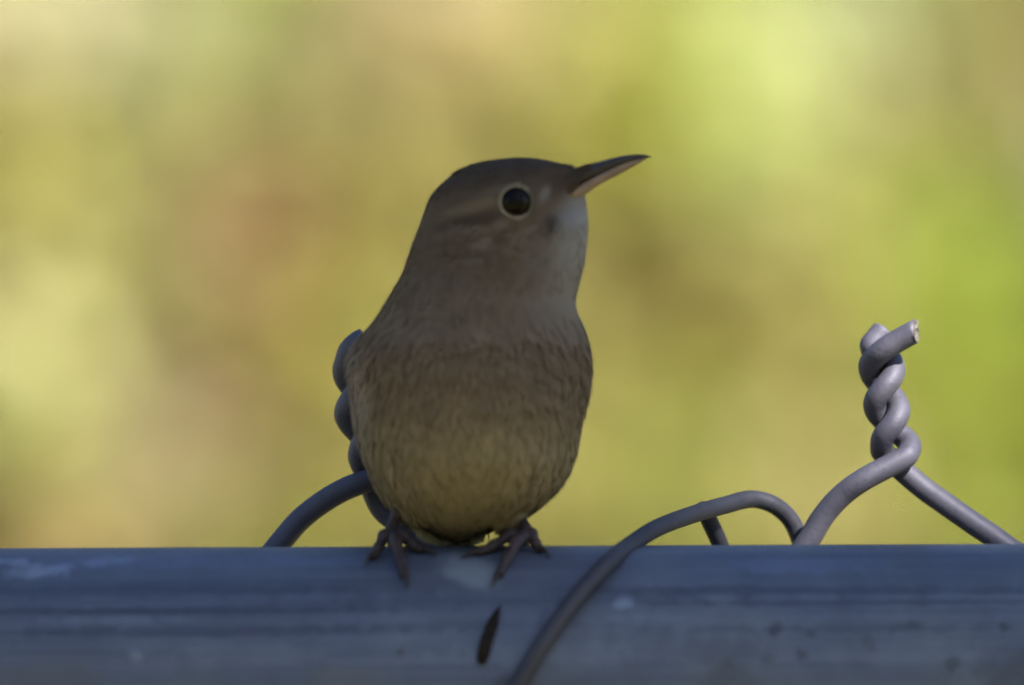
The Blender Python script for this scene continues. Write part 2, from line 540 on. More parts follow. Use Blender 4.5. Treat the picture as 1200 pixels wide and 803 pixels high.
# tie wire looped over the pipe
TIE_R = 0.00122
def on_rail(px, py, lift=0.0):
    R = RAIL_R + TIE_R + lift
    z = RAIL_TOP + (640 - py) * S
    q = R * R - (z - RAIL_C.z) ** 2
    y = -math.sqrt(max(q, 0.0))
    return P(px, py, y)
tie_pts = [on_rail(590, 835), on_rail(600, 815), on_rail(611, 795), on_rail(637, 752), on_rail(673, 703), on_rail(697, 676), on_rail(715, 657), P(737, 640, -.0035),
           P(770, 619, .004), P(812, 603, .013), P(850, 592, .021), P(880, 585, .0255), P(905, 591, .0272), P(924, 606, .0286),
           P(935, 626, .0292), P(941, 650, .0290), P(944, 690, .028)]
tie = empty('tie_wire', (0.01, 0, RAIL_TOP))
tag(tie, 'thin grey wire tie looped over the pipe rail between the two twisted tips', 'wire')
low = [Vector((RAIL_C.x + (560 - 600) * S + 0.0015, RAIL_R * 0.75, RAIL_C.z - RAIL_R * 0.85)), Vector(((566 - 600) * S, 0, RAIL_C.z - RAIL_R - TIE_R)),
       Vector(((578 - 600) * S, -RAIL_R * 0.78, RAIL_C.z - RAIL_R * 0.78))]
path = catmull([tuple(p) for p in low + tie_pts], 8)
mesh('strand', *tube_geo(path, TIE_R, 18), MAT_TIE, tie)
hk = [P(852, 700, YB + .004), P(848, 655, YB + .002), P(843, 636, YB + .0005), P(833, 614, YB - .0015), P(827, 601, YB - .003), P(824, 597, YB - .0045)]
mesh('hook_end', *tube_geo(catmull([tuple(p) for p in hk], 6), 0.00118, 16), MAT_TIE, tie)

# thin dark pointed sliver on the pipe's front
def build_sliver():
    top, bot = on_rail(586, 709, -0.0009), on_rail(564, 776, -0.0009)
    pts, rad = [], []
    prof = [0.02, 0.35, 0.62, 0.85, 1.0, 0.95, 1.02, 0.98, 1.0, 0.92, 0.6]
    for i, f in enumerate(prof):
        t = i / (len(prof) - 1)
        px = 587 - 23 * t - 2.5 * math.sin(t * 3.1); py = 708 + 69 * t
        pts.append(tuple(on_rail(px, py, -0.0010))); rad.append(0.00088 * f)
    path = np.array(pts)
    o = mesh('rail_sliver', *tube_geo(path, rad, 10), MAT_SLIVER)
    tag(o, 'short dark pointed sliver on the front of the pipe rail', 'twig')
build_sliver()

# ------------------------------------------------------------------ the wren
BIRD_Y = -0.001
LEFT = [(184.5, 605), (186, 589), (188, 571), (191.5, 554.5), (199, 538), (207, 526), (219, 512), (231.6, 502.5), (256, 494), (287, 482), (319, 471.5), (343, 458),
        (374, 440), (397, 420), (417, 411), (436, 410), (454, 411), (500, 416), (537, 427), (566, 438), (596, 460), (614, 486), (628, 510), (635, 530), (637, 545)]
RIGHT = [(184.5, 605), (185.3, 622), (186.9, 635), (189.6, 648), (193, 661), (196, 672), (199, 679), (207, 682), (217, 684), (229, 686), (240, 688.5), (260, 690), (279, 689), (305, 686), (333, 679), (352, 674.5),
         (363, 675.5), (376, 681), (388.7, 685.5), (405, 689), (420, 691), (438, 691.5), (454, 690), (489, 683), (526, 676), (552, 667), (569, 656), (593, 634), (607, 612), (616, 590), (625, 570), (633, 553), (637, 545)]
#        py, y centre (mm), half depth front (mm), half depth back (mm)
DEPTH = [(184.5, -1.0, 0.3, 0.3), (187, -1.0, 3.0, 3.0), (192, -1.0, 4.6, 4.6), (205, -1.0, 6.4, 6.4), (225, -1.0, 7.5, 7.5), (245, -1.0, 7.9, 7.9), (275, -1.0, 8.2, 8.6), (310, -0.8, 9.2, 9.8), (340, -0.5, 10.8, 11.6),
         (370, -0.2, 13.2, 13.5), (400, 0, 15.6, 15.0), (440, 0.3, 17.2, 16.0), (480, 0.6, 17.8, 16.6), (520, 1.0, 17.4, 16.8), (560, 1.8, 15.6, 16.0), (590, 2.8, 12.6, 13.5), (615, 4.0, 8.6, 9.5), (630, 5.0, 4.6, 5.0), (637, 5.5, 0.4, 0.4)]

def vnoise(p, s, o=0.0):
    return np.array([mnoise.noise(Vector((q[0] * s + o, q[1] * s, q[2] * s))) for q in p])

def smooth(a, b, x): 
    t = np.clip((x - a) / (b - a), 0, 1); return t * t * (3 - 2 * t)

def pchip(x, xs, ys):
    """monotone cubic through a table, so that the body has no creases"""
    h = np.diff(xs); d = np.diff(ys) / h
    m = np.zeros(len(xs)); m[0], m[-1] = d[0], d[-1]
    for i in range(1, len(xs) - 1):
        if d[i - 1] * d[i] > 0:
            w1, w2 = 2 * h[i] + h[i - 1], h[i] + 2 * h[i - 1]
            m[i] = (w1 + w2) / (w1 / d[i - 1] + w2 / d[i])
    i = int(np.clip(np.searchsorted(xs, x) - 1, 0, len(h) - 1))
    t = float(np.clip((x - xs[i]) / h[i], 0, 1))
    return ((1 + 2 * t) * (1 - t) ** 2 * ys[i] + t * (1 - t) ** 2 * h[i] * m[i] + t * t * (3 - 2 * t) * ys[i + 1] + t * t * (t - 1) * h[i] * m[i + 1])

def interp(tab, py, k=1):
    a = np.array(tab, float); return pchip(py, a[:, 0], a[:, k])

def bird_shell():
    pys = np.unique(np.concatenate([184.5 + 12 * np.linspace(0, 1, 9) ** 2, np.linspace(197, 600, 68), 637 - 37 * np.linspace(1, 0, 18) ** 1.6]))
    nseg = 72
    lx = np.array([interp(LEFT, p) for p in pys]); rx = np.array([interp(RIGHT, p) for p in pys])
    k = np.array([1, 2, 3, 2, 1.]) / 9
    def sm(a):
        b = np.convolve(np.pad(a, 2, mode='edge'), k, 'valid'); b[:8] = a[:8]; b[-6:] = a[-6:]; return b
    lx, rx = sm(lx), sm(rx)
    V, F = [], []
    for i, py in enumerate(pys):
        yc, df, db = [interp(DEPTH, py, q) * 0.001 for q in (1, 2, 3)]
        cx, hw = (lx[i] + rx[i]) / 2, (rx[i] - lx[i]) / 2
        e = 0.94
        for j in range(nseg):
            a = 2 * math.pi * j / nseg
            ca, sa = math.cos(a), math.sin(a)
            X = math.copysign(abs(ca) ** e, ca) * hw
            Y = math.copysign(abs(sa) ** e, sa) * (df if sa < 0 else db)
            tp = smooth(622, 682, cx + X) * smooth(190, 205, py) * (1 - smooth(236, 268, py))      # the face narrows to the bill
            V.append(P(cx + X, py, BIRD_Y + yc + Y * (1 - 0.58 * tp)))
    for i in range(len(pys) - 1):
        for j in range(nseg):
            q = (j + 1) % nseg
            F.append((i * nseg + j, (i + 1) * nseg + j, (i + 1) * nseg + q, i * nseg + q))
    F.append(tuple(range(nseg))); F.append(tuple(range((len(pys) - 1) * nseg + nseg - 1, (len(pys) - 1) * nseg - 1, -1)))
    return V, F

def body_mesh():
    parts = [bird_shell()]
    # rump running back to the tail, thighs, cheek swellings and brow
    parts.append(ellipsoid(P(548, 525, 0.016), [Vector((.0125, 0, 0)), Vector((0, .018, .002)), Vector((0, -.001, .0092))]))
    parts.append(ellipsoid(P(547, 524, 0.027), [Vector((.0078, 0, 0)), Vector((0, .012, .004)), Vector((0, -.001, .0062))]))
    for px, py in ((482, 584), (598, 592)):
        parts.append(ellipsoid(P(px, py, -0.002), [Vector((.0026, 0, 0)), Vector((0, .004, 0)), Vector((0, 0, .0034))], 16, 12))
    V, F = merge(parts)
    tmp = mesh('tmp', V, F)
    m = tmp.modifiers.new('r', 'REMESH'); m.mode = 'VOXEL'; m.voxel_size = 0.00055; m.use_smooth_shade = True
    s = tmp.modifiers.new('s', 'SMOOTH'); s.factor = 0.5; s.iterations = 6
    dg = bpy.context.evaluated_depsgraph_get()
    me = bpy.data.meshes.new_from_object(tmp.evaluated_get(dg))
    bpy.data.objects.remove(tmp)
    return me

CR = np.array
def plumage_colour(co):
    """colour of the feathers by place on the bird (co: n x 3 world)"""
    k = CAM_D / (CAM_D + co[:, 1])
    px = co[:, 0] / S * k + 600; py = 401.5 - (co[:, 2] - CAM_Z) / S * k
    y = co[:, 1]
    n = len(co)
    c = np.tile(CR([0.165, 0.118, 0.082]), (n, 1))
    def lay(col, f):
        f = np.clip(f, 0, 1)[:, None]
        c[:] = c * (1 - f) + CR(col) * f
    def blob(x0, y0, rx, ry, rot=0, soft=0.6):
        a = math.radians(rot); dx, dy = px - x0, py - y0
        u = (dx * math.cos(a) + dy * math.sin(a)) / rx; v = (-dx * math.sin(a) + dy * math.cos(a)) / ry
        return 1 - smooth(1 - soft, 1 + soft, np.sqrt(u * u + v * v))
    lay((0.255, 0.185, 0.125), smooth(300, 380, py))                     # breast
    lay((0.40, 0.325, 0.205), smooth(430, 520, py + 0.10 * (px - 560)))  # belly
    lay((0.33, 0.27, 0.16), smooth(560, 620, py))
    lay((0.40, 0.33, 0.27), blob(418, 450, 16, 75, 0, 0.8))             # pale flank edge
    lay((0.20, 0.155, 0.12), blob(650, 430, 60, 60, 0, 0.9) * 0.6)
    back = smooth(0.002, 0.009, y) * smooth(300, 360, py)
    lay((0.125, 0.085, 0.055), back)
    lay((0.62, 0.60, 0.42), smooth(598, 612, py) * smooth(0.002, 0.006, y))    # down under the tail, its backlit glow put into the pale colour
    lay((0.105, 0.074, 0.055), (1 - smooth(205, 236, py + 0.22 * (px - 600) * (px > 600) - 0.1 * (600 - px) * (px < 600))) * (py < 300))  # crown
    lay((0.42, 0.395, 0.37), blob(682, 290, 26, 62, 4, 0.75))           # pale chin and throat
    lay((0.30, 0.265, 0.235), blob(660, 320, 34, 50, 12, 0.9) * 0.7)
    lay((0.235, 0.185, 0.125), blob(557, 241, 40, 6, -15, 0.6) * 0.85)    # brow stripe
    lay((0.235, 0.19, 0.13), blob(590, 221, 22, 4, -12, 0.6) * 0.5)
    lay((0.085, 0.062, 0.048), blob(560, 257, 42, 7, -10, 0.7) * 0.9)     # dark line behind the eye
    lay((0.085, 0.062, 0.05), blob(646, 262, 8, 9, 0, 0.7))
    lay((0.085, 0.062, 0.05), blob(657, 212, 24, 15, -35, 0.8) * 0.9)
    lay((0.27, 0.24, 0.22), blob(639, 227, 5, 9, 25, 0.8) * 0.75)
    lay((0.24, 0.20, 0.17), blob(627, 268, 5, 5, 0, 0.8) * 0.8)
    # fine streaks on the ear coverts
    nz = vnoise(np.stack([px, py * 2.2, y * 0], 1), 0.045); nz2 = vnoise(np.stack([px, py, y * 0], 1), 0.09, 7)
    st = np.clip(nz * 2.6 + 0.35 * np.sin((py - 268 + 0.2 * (px - 560) + 16 * nz2) * 0.36), -1, 1) * blob(572, 280, 55, 26, -8, 0.7)
    lay((0.26, 0.215, 0.17), np.clip(st, 0, 1) * 0.6)
    lay((0.085, 0.065, 0.05), np.clip(-st, 0, 1) * 0.6)
    st2 = np.sin((px - 610) * 0.5 + 7 * nz2) * blob(618, 284, 24, 20, 0, 0.7)
    lay((0.25, 0.21, 0.18), np.clip(st2, 0, 1) * 0.55)
    return c

wren = empty('wren', (P(540, 640).x, -0.003, RAIL_TOP))
tag(wren, 'small brown bird with upturned head and slender bill perched on the pipe rail', 'bird')
def to_local_mesh(me, parent):
    off = root_of(parent)
    n = len(me.vertices)
    co = np.empty(n * 3, dtype=np.float32); me.vertices.foreach_get('co', co); co = co.reshape(-1, 3).astype(float)
    a = me.color_attributes.new('col', 'FLOAT_COLOR', 'POINT')
    c = np.ones((n, 4), dtype=np.float32); c[:, :3] = plumage_colour(co) * 0.8
    a.data.foreach_set('color', c.ravel())
    me.vertices.foreach_set('co', (co - np.array(off)).astype(np.float32).ravel())
    return co
bm_ = body_mesh()
bm_.materials.clear()
body_co = to_local_mesh(bm_, wren)
bm_.materials.append(MAT_SKIN)
body = bpy.data.objects.new('body', bm_); COL.objects.link(body); body.parent = wren
bm_.update()

def build_plumage(count=52000):
    me = bm_
    nf = len(me.polygons)
    area = np.empty(nf); me.polygons.foreach_get('area', area)
    vn = np.empty(len(me.vertices) * 3); me.vertices.foreach_get('normal', vn); vn = vn.reshape(-1, 3)
    fi = [list(p.vertices) for p in me.polygons]
    quad = np.array([q if len(q) == 4 else q + [q[-1]] for q in fi])
    cent = body_co[quad].mean(1)
    k = CAM_D / (CAM_D + cent[:, 1])
    cpy = 401.5 - (cent[:, 2] - CAM_Z) / S * k
    w = area * np.where(cpy < 320, 1.9, 1.0) * np.where(cent[:, 1] > 0.008, 0.45, 1.0)
    pick = rng.choice(nf, count, p=w / w.sum())
    q = quad[pick]
    uv = rng.random((count, 2))
    def lerp(A):
        return (A[q[:, 0]] * ((1 - uv[:, 0]) * (1 - uv[:, 1]))[:, None] + A[q[:, 1]] * (uv[:, 0] * (1 - uv[:, 1]))[:, None] +
                A[q[:, 2]] * (uv[:, 0] * uv[:, 1])[:, None] + A[q[:, 3]] * ((1 - uv[:, 0]) * uv[:, 1])[:, None])
    p = lerp(body_co); nrm = lerp(vn); nrm /= np.linalg.norm(nrm, axis=1)[:, None]
    kk = CAM_D / (CAM_D + p[:, 1])
    px = p[:, 0] / S * kk + 600; py = 401.5 - (p[:, 2] - CAM_Z) / S * kk
    keep = np.hypot((px - 608) / 1.2, py - 238) > 21.5                       # bare round the eye
    keep &= ~((px > 684 - (py - 197) * 0.66) & (py > 196) & (py < 239 - (px - 657) * 0.28))                # bare where the bill leaves the face
    p, nrm, px, py = p[keep], nrm[keep], px[keep], py[keep]
    n = len(p)
    # lie of the feathers: back from the bill on the head, down the body, towards the tail behind
    bill = np.array(P(690, 212, -0.002))
    fh = p - bill; fh /= np.linalg.norm(fh, axis=1)[:, None]
    fb = np.tile(np.array([0.0, 0.10, -1.0]), (n, 1))
    fb[:, 0] += -(px - 545) / 100 * 1.1 * smooth(470, 600, py)
    fb[:, 1] += 0.8 * smooth(0.0, 0.012, p[:, 1])
    t = smooth(255, 350, py)[:, None]
    d = fh * (1 - t) + fb * t
    j1 = vnoise(p, 330); j2 = vnoise(p, 330, 40)
    d[:, 0] += 0.28 * j1 + rng.normal(0, 0.12, n)
    d[:, 1] += rng.normal(0, 0.08, n); d[:, 2] += 0.18 * j2
    d -= nrm * (d * nrm).sum(1)[:, None]
    d /= np.linalg.norm(d, axis=1)[:, None] + 1e-9
    side = np.cross(nrm, d)
    tt = smooth(230, 420, py)
    L = (0.0013 + 0.0017 * tt - 0.0006 * smooth(540, 620, py)) * rng.uniform(0.7, 1.3, n)
    L *= np.where(np.hypot(px - 612, py - 245) < 45, 0.75, 1.0)
    L *= 1 + 1.0 * smooth(600, 618, py) * smooth(0.0015, 0.005, p[:, 1])
    W = (0.00014 + 0.00020 * tt) * rng.uniform(0.7, 1.3, n)
    clump = vnoise(p, 520, 90)
    lift = 0.08 + 0.07 * tt + 0.07 * np.clip(clump, -0.5, 1) + rng.normal(0, 0.05, n)
    lift = np.clip(lift, 0.02, 0.6)
    base = p - nrm * 0.00015
    colr = plumage_colour(p)
    colr = colr * (1 + 0.13 * clump[:, None] + rng.normal(0, 0.07, n)[:, None] + 0.10 * j2[:, None])
    colr = np.clip(colr, 0.01, 0.8)
    rows = []
    for f, wf, cf in ((0.0, 0.7, 0.85), (0.45, 1.0, 0.98), (0.8, 0.7, 1.06), (1.0, 0.08, 1.12)):
        ctr = base + d * (L * f)[:, None] + nrm * (L * lift * f * (1.15 - 0.5 * f))[:, None]
        rows.append((ctr - side * (W * wf)[:, None], ctr + side * (W * wf)[:, None], cf))
    V = np.stack([x for r in rows for x in r[:2]], axis=1).reshape(-1, 3)
    C = np.stack([colr * r[2] for r in rows for _ in range(2)], axis=1).reshape(-1, 3)
    NN = np.repeat(nrm + d * 0.12, 8, axis=0); NN /= np.linalg.norm(NN, axis=1)[:, None]
    b = np.arange(n)[:, None] * 8
    F = np.concatenate([b + np.array([0, 2, 3, 1]), b + np.array([2, 4, 5, 3]), b + np.array([4, 6, 7, 5])], axis=0)
    o = mesh('plumage', V, F, MAT_PLUME, wren, colors=C, normals=NN)
    tag(o, kind='stuff')
build_plumage()

# eyes
def build_eye(side):
    yc, hd = interp(DEPTH, 237, 1) * 1e-3, interp(DEPTH, 237, 2) * 1e-3
    y = BIRD_Y + yc + side * (hd - 0.00098)
    c = P(605, 237, y)
    ey = mesh('eye', *ellipsoid(c, [Vector((.00218, 0, 0)), Vector((0, 0, .00218)), Vector((0, .0019 * side, 0))], 32, 24), MAT_EYE, wren)
    # ring of pale short feathers round the eye
    V, F, C = [], [], []
    n = 150
    for layer in range(3):
        for i in range(n):
            a = 2 * math.pi * (i + random.random()) / n
            r0 = .00200 + layer * .00013; L = .00026 + random.random() * .00024
            out = Vector((math.cos(a), 0, math.sin(a))); tg = Vector((-math.sin(a), 0, math.cos(a)))
            w = .00011
            q0 = c + out * r0 + Vector((0, side * (.00125 - layer * .00012), 0)); q1 = c + out * (r0 + L) + Vector((0, side * (.00112 - layer * .00022), 0))
            o = len(V)
            V += [q0 - tg * w, q0 + tg * w, q1 + tg * w * .4, q1 - tg * w * .4]
            F.append((o, o + 1, o + 2, o + 3) if side > 0 else (o + 3, o + 2, o + 1, o))
            s = 0.8 + 0.35 * max(0, -math.sin(a + 0.4)) + 0.12 * max(0, -math.cos(a)) + random.uniform(-.1, .1)
            if a > 5.4 or a < 0.7: s *= 0.62                     # gap towards the lores
            C += [tuple(x * s for x in (0.38, 0.33, 0.25))] * 4
    mesh('eye_ring', V, F, MAT_PLUME, ey, colors=np.array(C), normals=[(0, side, 0.0)] * len(V))
build_eye(-1); build_eye(1)

# bill
def build_bill():
    y0 = BIRD_Y - 0.001
    up_top = [(652, 203), (668, 197.5), (684, 195.5), (700, 190.5), (716, 186), (732, 182.6), (746, 181.2), (755, 181.6), (761, 183.5), (763, 185.2)]
    cut = [(650, 230), (668, 223), (684, 214.5), (700, 206.5), (716, 199), (732, 192.2), (746, 187.4), (755, 185.6), (761, 185.2), (763, 185.8)]
    lo_bot = [(652, 241), (668, 237.5), (684, 230), (700, 218.5), (716, 210), (732, 201.6), (746, 193.6), (752, 190), (757, 187.2), (759, 186.2)]
    wid = [3.0, 2.55, 1.9, 1.4, 1.05, 0.80, 0.55, 0.40, 0.24, 0.10]
    def shell(top, bot, keel):
        V, F = [], []
        ns = 16
        T, B = catmull(top, 4), catmull(bot, 4); W = catmull([(w, 0) for w in wid], 4)[:, 0]
        for t, b, w in zip(T, B, W):
            mid, h = (t + b) / 2, (b - t) / 2
            for j in range(ns):
                a = 2 * math.pi * j / ns
                ca, sa = math.cos(a), math.sin(a)
                # the half away from the mouth is keeled, the mouth side is flat and broad
                sx = sa if sa * keel < 0 else math.copysign(abs(sa) ** 0.55, sa)
                cw = ca * (1.0 if sa * keel < 0 else 1.0)
                q = mid + h * (-sx)
                V.append(P(q[0], q[1], y0 + cw * w * 1e-3))
        n = len(T)
        for i in range(n - 1):
            for j in range(ns):
                k = (j + 1) % ns
                F.append((i * ns + j, i * ns + k, (i + 1) * ns + k, (i + 1) * ns + j))
        F.append(tuple(range(ns))); F.append(tuple(range((n - 1) * ns + ns - 1, (n - 1) * ns - 1, -1)))
        return V, F
    up = mesh('upper_bill', *shell(up_top, cut, -1), MAT_UPPER, wren)
    mesh('lower_bill', *shell([(a[0], a[1] - 2.2) for a in cut[:-4]] + [(746, 186.6), (752, 186.0), (757, 185.6), (759, 185.6)], lo_bot, 1), MAT_LOWER, wren)
    # nostril slit
    for s in (-1, 1):
        mesh('nostril', *ellipsoid(P(690, 203.5, y0 + s * 0.00118), [Vector((.0009, 0, .00042)), Vector((-.00012, 0, .00026)), Vector((0, .0002, 0))], 12, 8), MAT_CLAW, up)
    # short feathers that run out over the base of the bill
    V, C, F = [], [], []
    xs = [a[0] for a in up_top]
    for i in range(1500):
        t = random.random()
        q = np.array([683, 196.5]) * (1 - t) + np.array([655, 239]) * t
        s = random.choice((-1, 1))
        top = np.interp(q[0], xs, [a[1] for a in up_top]); bot = np.interp(q[0], [a[0] for a in lo_bot], [a[1] for a in lo_bot])
        v = np.clip((q[1] - top) / (bot - top), 0.02, 0.98)
        half = np.interp(q[0], xs, wid) * 1e-3 * math.sqrt(1 - (2 * v - 1) ** 2)
        sx, sy = random.uniform(-16, 2), random.uniform(-2, 2)
        L = random.uniform(7, 15) * (1 - 0.35 * t)
        spread = 0.00010 + max(0, -sx) * 0.00005
        a = P(q[0] + sx, q[1] - 0.35 * sx + sy, y0 + s * (half + spread))
        b = P(q[0] + sx + L, q[1] - 0.35 * (sx + L) + sy + random.uniform(-2, 2), y0 + s * (half * 0.97 + 0.00022))
        w = Vector((0, 0, 0.00013)); o = len(V)
        V += [a - w, a + w, b + w * .2, b - w * .2]
        F.append((o, o + 1, o + 2, o + 3) if s < 0 else (o + 3, o + 2, o + 1, o))
        m = min(1, max(0, (t - 0.55) / 0.4)); cc = np.array((0.105, 0.077, 0.057)) * (1 - m) + np.array((0.20, 0.155, 0.12)) * m
        C += [tuple(cc * random.uniform(.75, 1.25))] * 4
    o = mesh('face_bristles', V, F, MAT_PLUME, wren, colors=np.array(C)); tag(o, kind='stuff')
build_bill()

# loose belly down; its pale yellow stands in for the glow of backlight
def build_down():
    V, C, F = [], [], []
    rim = catmull([(484, 604), (492, 615), (502, 626), (516, 634), (534, 638), (552, 635), (570, 626)], 10)
    for i in range(800):
        q = rim[int(random.random() ** 1.4 * (len(rim) - 1))]
        yy = random.uniform(0.001, 0.008)
        a = P(q[0] + random.uniform(-4, 4), q[1] - random.uniform(4, 9), yy)
        d = Vector((random.uniform(-.5, .25), random.uniform(-.2, .5), -1)).normalized()
        L = random.uniform(.0013, .0022)
        sd = d.cross(Vector((0, 1, 0))).normalized() * random.uniform(.00007, .00016)
        b, c = a + d * L * .6, a + d * L + Vector((random.uniform(-.0003, .0003), 0, 0))
        c.z = max(c.z, RAIL_TOP + 0.0002)
        o = len(V)
        V += [a - sd, a + sd, b + sd, b - sd, c]
        F += [(o, o + 1, o + 2, o + 3), (o + 3, o + 2, o + 4)]
        v = random.uniform(.8, 1.15); C += [(0.66 * v, 0.64 * v, 0.44 * v)] * 5
    o = mesh('belly_down', V, F, mat_attr('down', 0.9, 0.6, 0.05), wren, colors=np.array(C)); tag(o, kind='stuff')
build_down()

# legs, toes and claws
def rail_pt(px, py, lift):
    """a point lying on the pipe's front or top, seen at px, py; lift = distance off the metal"""
    R = RAIL_R + lift
    z = RAIL_TOP + (640 - py) * S + (px - 600) * S * math.tan(TILT) * 0
    dz = z - RAIL_C.z
    return P(px, py, -math.sqrt(max(R * R - dz * dz, 0)))

def arc_toe(px0, px1, ang0, ang1, r0, r1, n=7, knob=0.12):
    """toe lying over the pipe from angle ang0 to ang1 (degrees forward of the top), px0 to px1 sideways"""
    pts, rad = [], []
    for i in range(n):
        t = i / (n - 1)
        a = math.radians(ang0 + (ang1 - ang0) * t)
        r = r0 + (r1 - r0) * t
        r *= 1 + knob * math.cos(t * math.pi * 2 * 3)
        hump = 0.0012 * math.sin(math.pi * min(1, t * 1.4)) * (1 - t) + 0.0008 * (1 - t)
        R = RAIL_R + r * 0.85 + hump
        y = -R * math.sin(a); z = RAIL_C.z + R * math.cos(a)
        k = (CAM_D + y) / CAM_D
        pts.append(Vector(((px0 + (px1 - px0) * t - 600) * S * k, y, z))); rad.append(r)
    return pts, rad

def build_leg(hip, ankle, toes):
    hp, an = P(*hip), P(*ankle)
    mid = (hp + an) / 2 + Vector((0, 0.0004, 0))
    path = catmull([tuple(hp), tuple(mid), tuple(an + Vector((0, 0, .0006))), tuple(an)], 5)
    lr = np.interp(np.linspace(0, 1, len(path)), [0, .35, .8, 1], [.00105, .00072, .00085, .00105])
    lr = lr * (1 + 0.06 * np.sin(np.arange(len(path)) * 2.1))
    leg = mesh('leg', *tube_geo(path, lr, 14), MAT_LEG, wren)
    for (px1, a0, a1, ln) in toes:
        pts, rad = arc_toe(ankle[0] + (px1 - ankle[0]) * 0.04, px1, a0, a1, .00100, .00060)
        pts = [an] + pts[1:]
        pth = catmull([tuple(p) for p in pts], 4)
        rr = np.interp(np.linspace(0, 1, len(pth)), np.linspace(0, 1, len(rad)), rad)
        toe = mesh('toe', *tube_geo(pth, rr, 12), MAT_LEG, leg)
        e = Vector(pth[-1]); d = (e - Vector(pth[-5])).normalized()
        inward = (Vector((e.x, RAIL_C.y, RAIL_C.z)) - e).normalized()
        cp = [e - d * .0004, e + d * .0009 - inward * .00022, e + d * .0018 - inward * .0001, e + d * .0025 + inward * .00035]
        mesh('claw', *tube_geo(catmull([tuple(c) for c in cp], 4), np.interp(np.linspace(0, 1, 13), [0, .3, 1], [.00046, .00038, .00006]), 10), MAT_CLAW, toe)
# hip, ankle, toes: (px end, start angle, end angle)
build_leg((468, 588, -0.003), (458, 627, -0.0045), [(436, 10, 24, 1), (474, 12, 37, 1), (494, 10, 17, 1), (462, 6, -32, 1)])
build_leg((606, 596, -0.003), (617, 626, -0.0045), [(560, 10, 20, 1), (584, 12, 37, 1), (633, 10, 17, 1), (612, 6, -32, 1)])

# wings and tail: real feathers, mostly hidden behind the body from the front
def feather(root, tip, width, upn, bars, curve=0.0, n=14):
    root, tip = Vector(root), Vector(tip)
    d = tip - root; L = d.length; d.normalize()
    side = d.cross(Vector(upn)).normalized(); up = side.cross(d).normalized()
    V, F, C = [], [], []
    for i in range(n + 1):
        t = i / n
        w = width * (0.35 + 0.65 * min(1, t * 3.0)) * (1 - max(0, (t - 0.82) / 0.18) ** 2 * 0.92)
        ctr = root + d * (L * t) + up * (curve * math.sin(t * math.pi))
        dark = 0.55 if (bars and int(t * L / 0.0019) % 2) else 1.0
        for s in (-1, -0.5, 0, 0.5, 1):
            V.append(ctr + side * (w * s) + up * (0.00022 * (1 - abs(s)) - 0.0003 * s * s))
            m = dark * (0.75 if s == 0 else 1.0)
            C.append((0.150 * m, 0.098 * m, 0.060 * m))
    for i in range(n):
        for j in range(4):
            a = i * 5 + j
            F.append((a, a + 1, a + 6, a + 5))
    return V, F, np.array(C)

def build_wing(sx):
    mx = lambda px: 551 + sx * px
    parts = [ellipsoid(P(mx(76), 452, 0.0095), [Vector((sx * .0030, -.0016, 0)), Vector((-sx * .004, .0085, -.0045)), Vector((sx * .001, -.002, .0075))], 20, 14),
             ellipsoid(P(mx(82), 480, 0.013), [Vector((sx * .0024, .0014, 0)), Vector((-sx * .003, .0085, -.0080)), Vector((0, .002, .0060))], 20, 14)]
    V, F = merge(parts)
    w = mesh('wing', V, F, MAT_FEATHER, wren, colors=np.tile((0.135, 0.09, 0.058), (len(V), 1)))
    for i in range(8):
        r = P(mx(84 - i * 2.2), 455 + i * 9, 0.011 + i * 0.0007)
        tp = P(mx(30 - i * 1.5), 500 + i * 8, 0.040 - i * 0.0022)
        V, F, C = feather(r, tp, 0.0021, (sx, 0.35, 0.1), True, 0.0022)
        mesh('flight_feather', V, F, MAT_FEATHER, w, colors=C)
build_wing(-1); build_wing(1)

def build_tail():
    base = P(547, 520, 0.033)
    hub = mesh('tail', *ellipsoid(base, [Vector((.0042, 0, 0)), Vector((0, .0075, .0028)), Vector((0, -.0008, .0028))], 16, 12), MAT_FEATHER, wren)
    me = hub.data
    a = me.color_attributes.new('col', 'FLOAT_COLOR', 'POINT'); a.data.foreach_set('color', np.tile((0.14, 0.095, 0.06, 1), len(me.vertices)).astype(np.float32))
    for i in range(10):
        s = (i - 4.5) / 4.5
        r = base + Vector((s * .0022, .002, .0004 * abs(s)))
        tp = base + Vector((s * .0068, .040 - 0.004 * abs(s), .0145 - .0012 * abs(s) + 0.0002 * i))
        V, F, C = feather(r, tp, 0.0024, (0, -0.35, 1), True, 0.0)
        mesh('tail_feather', V, F, MAT_FEATHER, hub, colors=C)
build_tail()

# ------------------------------------------------------------------ leaves and plants
def leaf_batch(cent, direc, nrm, L, W, colr):
    """pointed oval leaves folded along the midrib: 4 triangles each"""
    n = len(cent)
    direc = direc / (np.linalg.norm(direc, axis=1)[:, None] + 1e-9)
    nrm = nrm - direc * (nrm * direc).sum(1)[:, None]; nrm /= np.linalg.norm(nrm, axis=1)[:, None] + 1e-9
    side = np.cross(direc, nrm)
    a = cent - direc * (L / 2)[:, None]; b = cent + direc * (L / 2)[:, None] - nrm * (L * 0.10)[:, None]
    m = cent - direc * (L * 0.08)[:, None]
    l = m - side * (W / 2)[:, None] + nrm * (W * 0.18)[:, None]; r = m + side * (W / 2)[:, None] + nrm * (W * 0.18)[:, None]
    V = np.stack([a, l, m, r, b], axis=1).reshape(-1, 3)
    o = np.arange(n)[:, None] * 5
    F = np.concatenate([o + np.array(t) for t in ((0, 2, 1), (0, 3, 2), (1, 2, 4), (2, 3, 4))], axis=0)
    return V, F, np.repeat(colr, 5, axis=0)

def rand_dirs(n):
    v = rng.normal(size=(n, 3)); return v / np.linalg.norm(v, axis=1)[:, None]

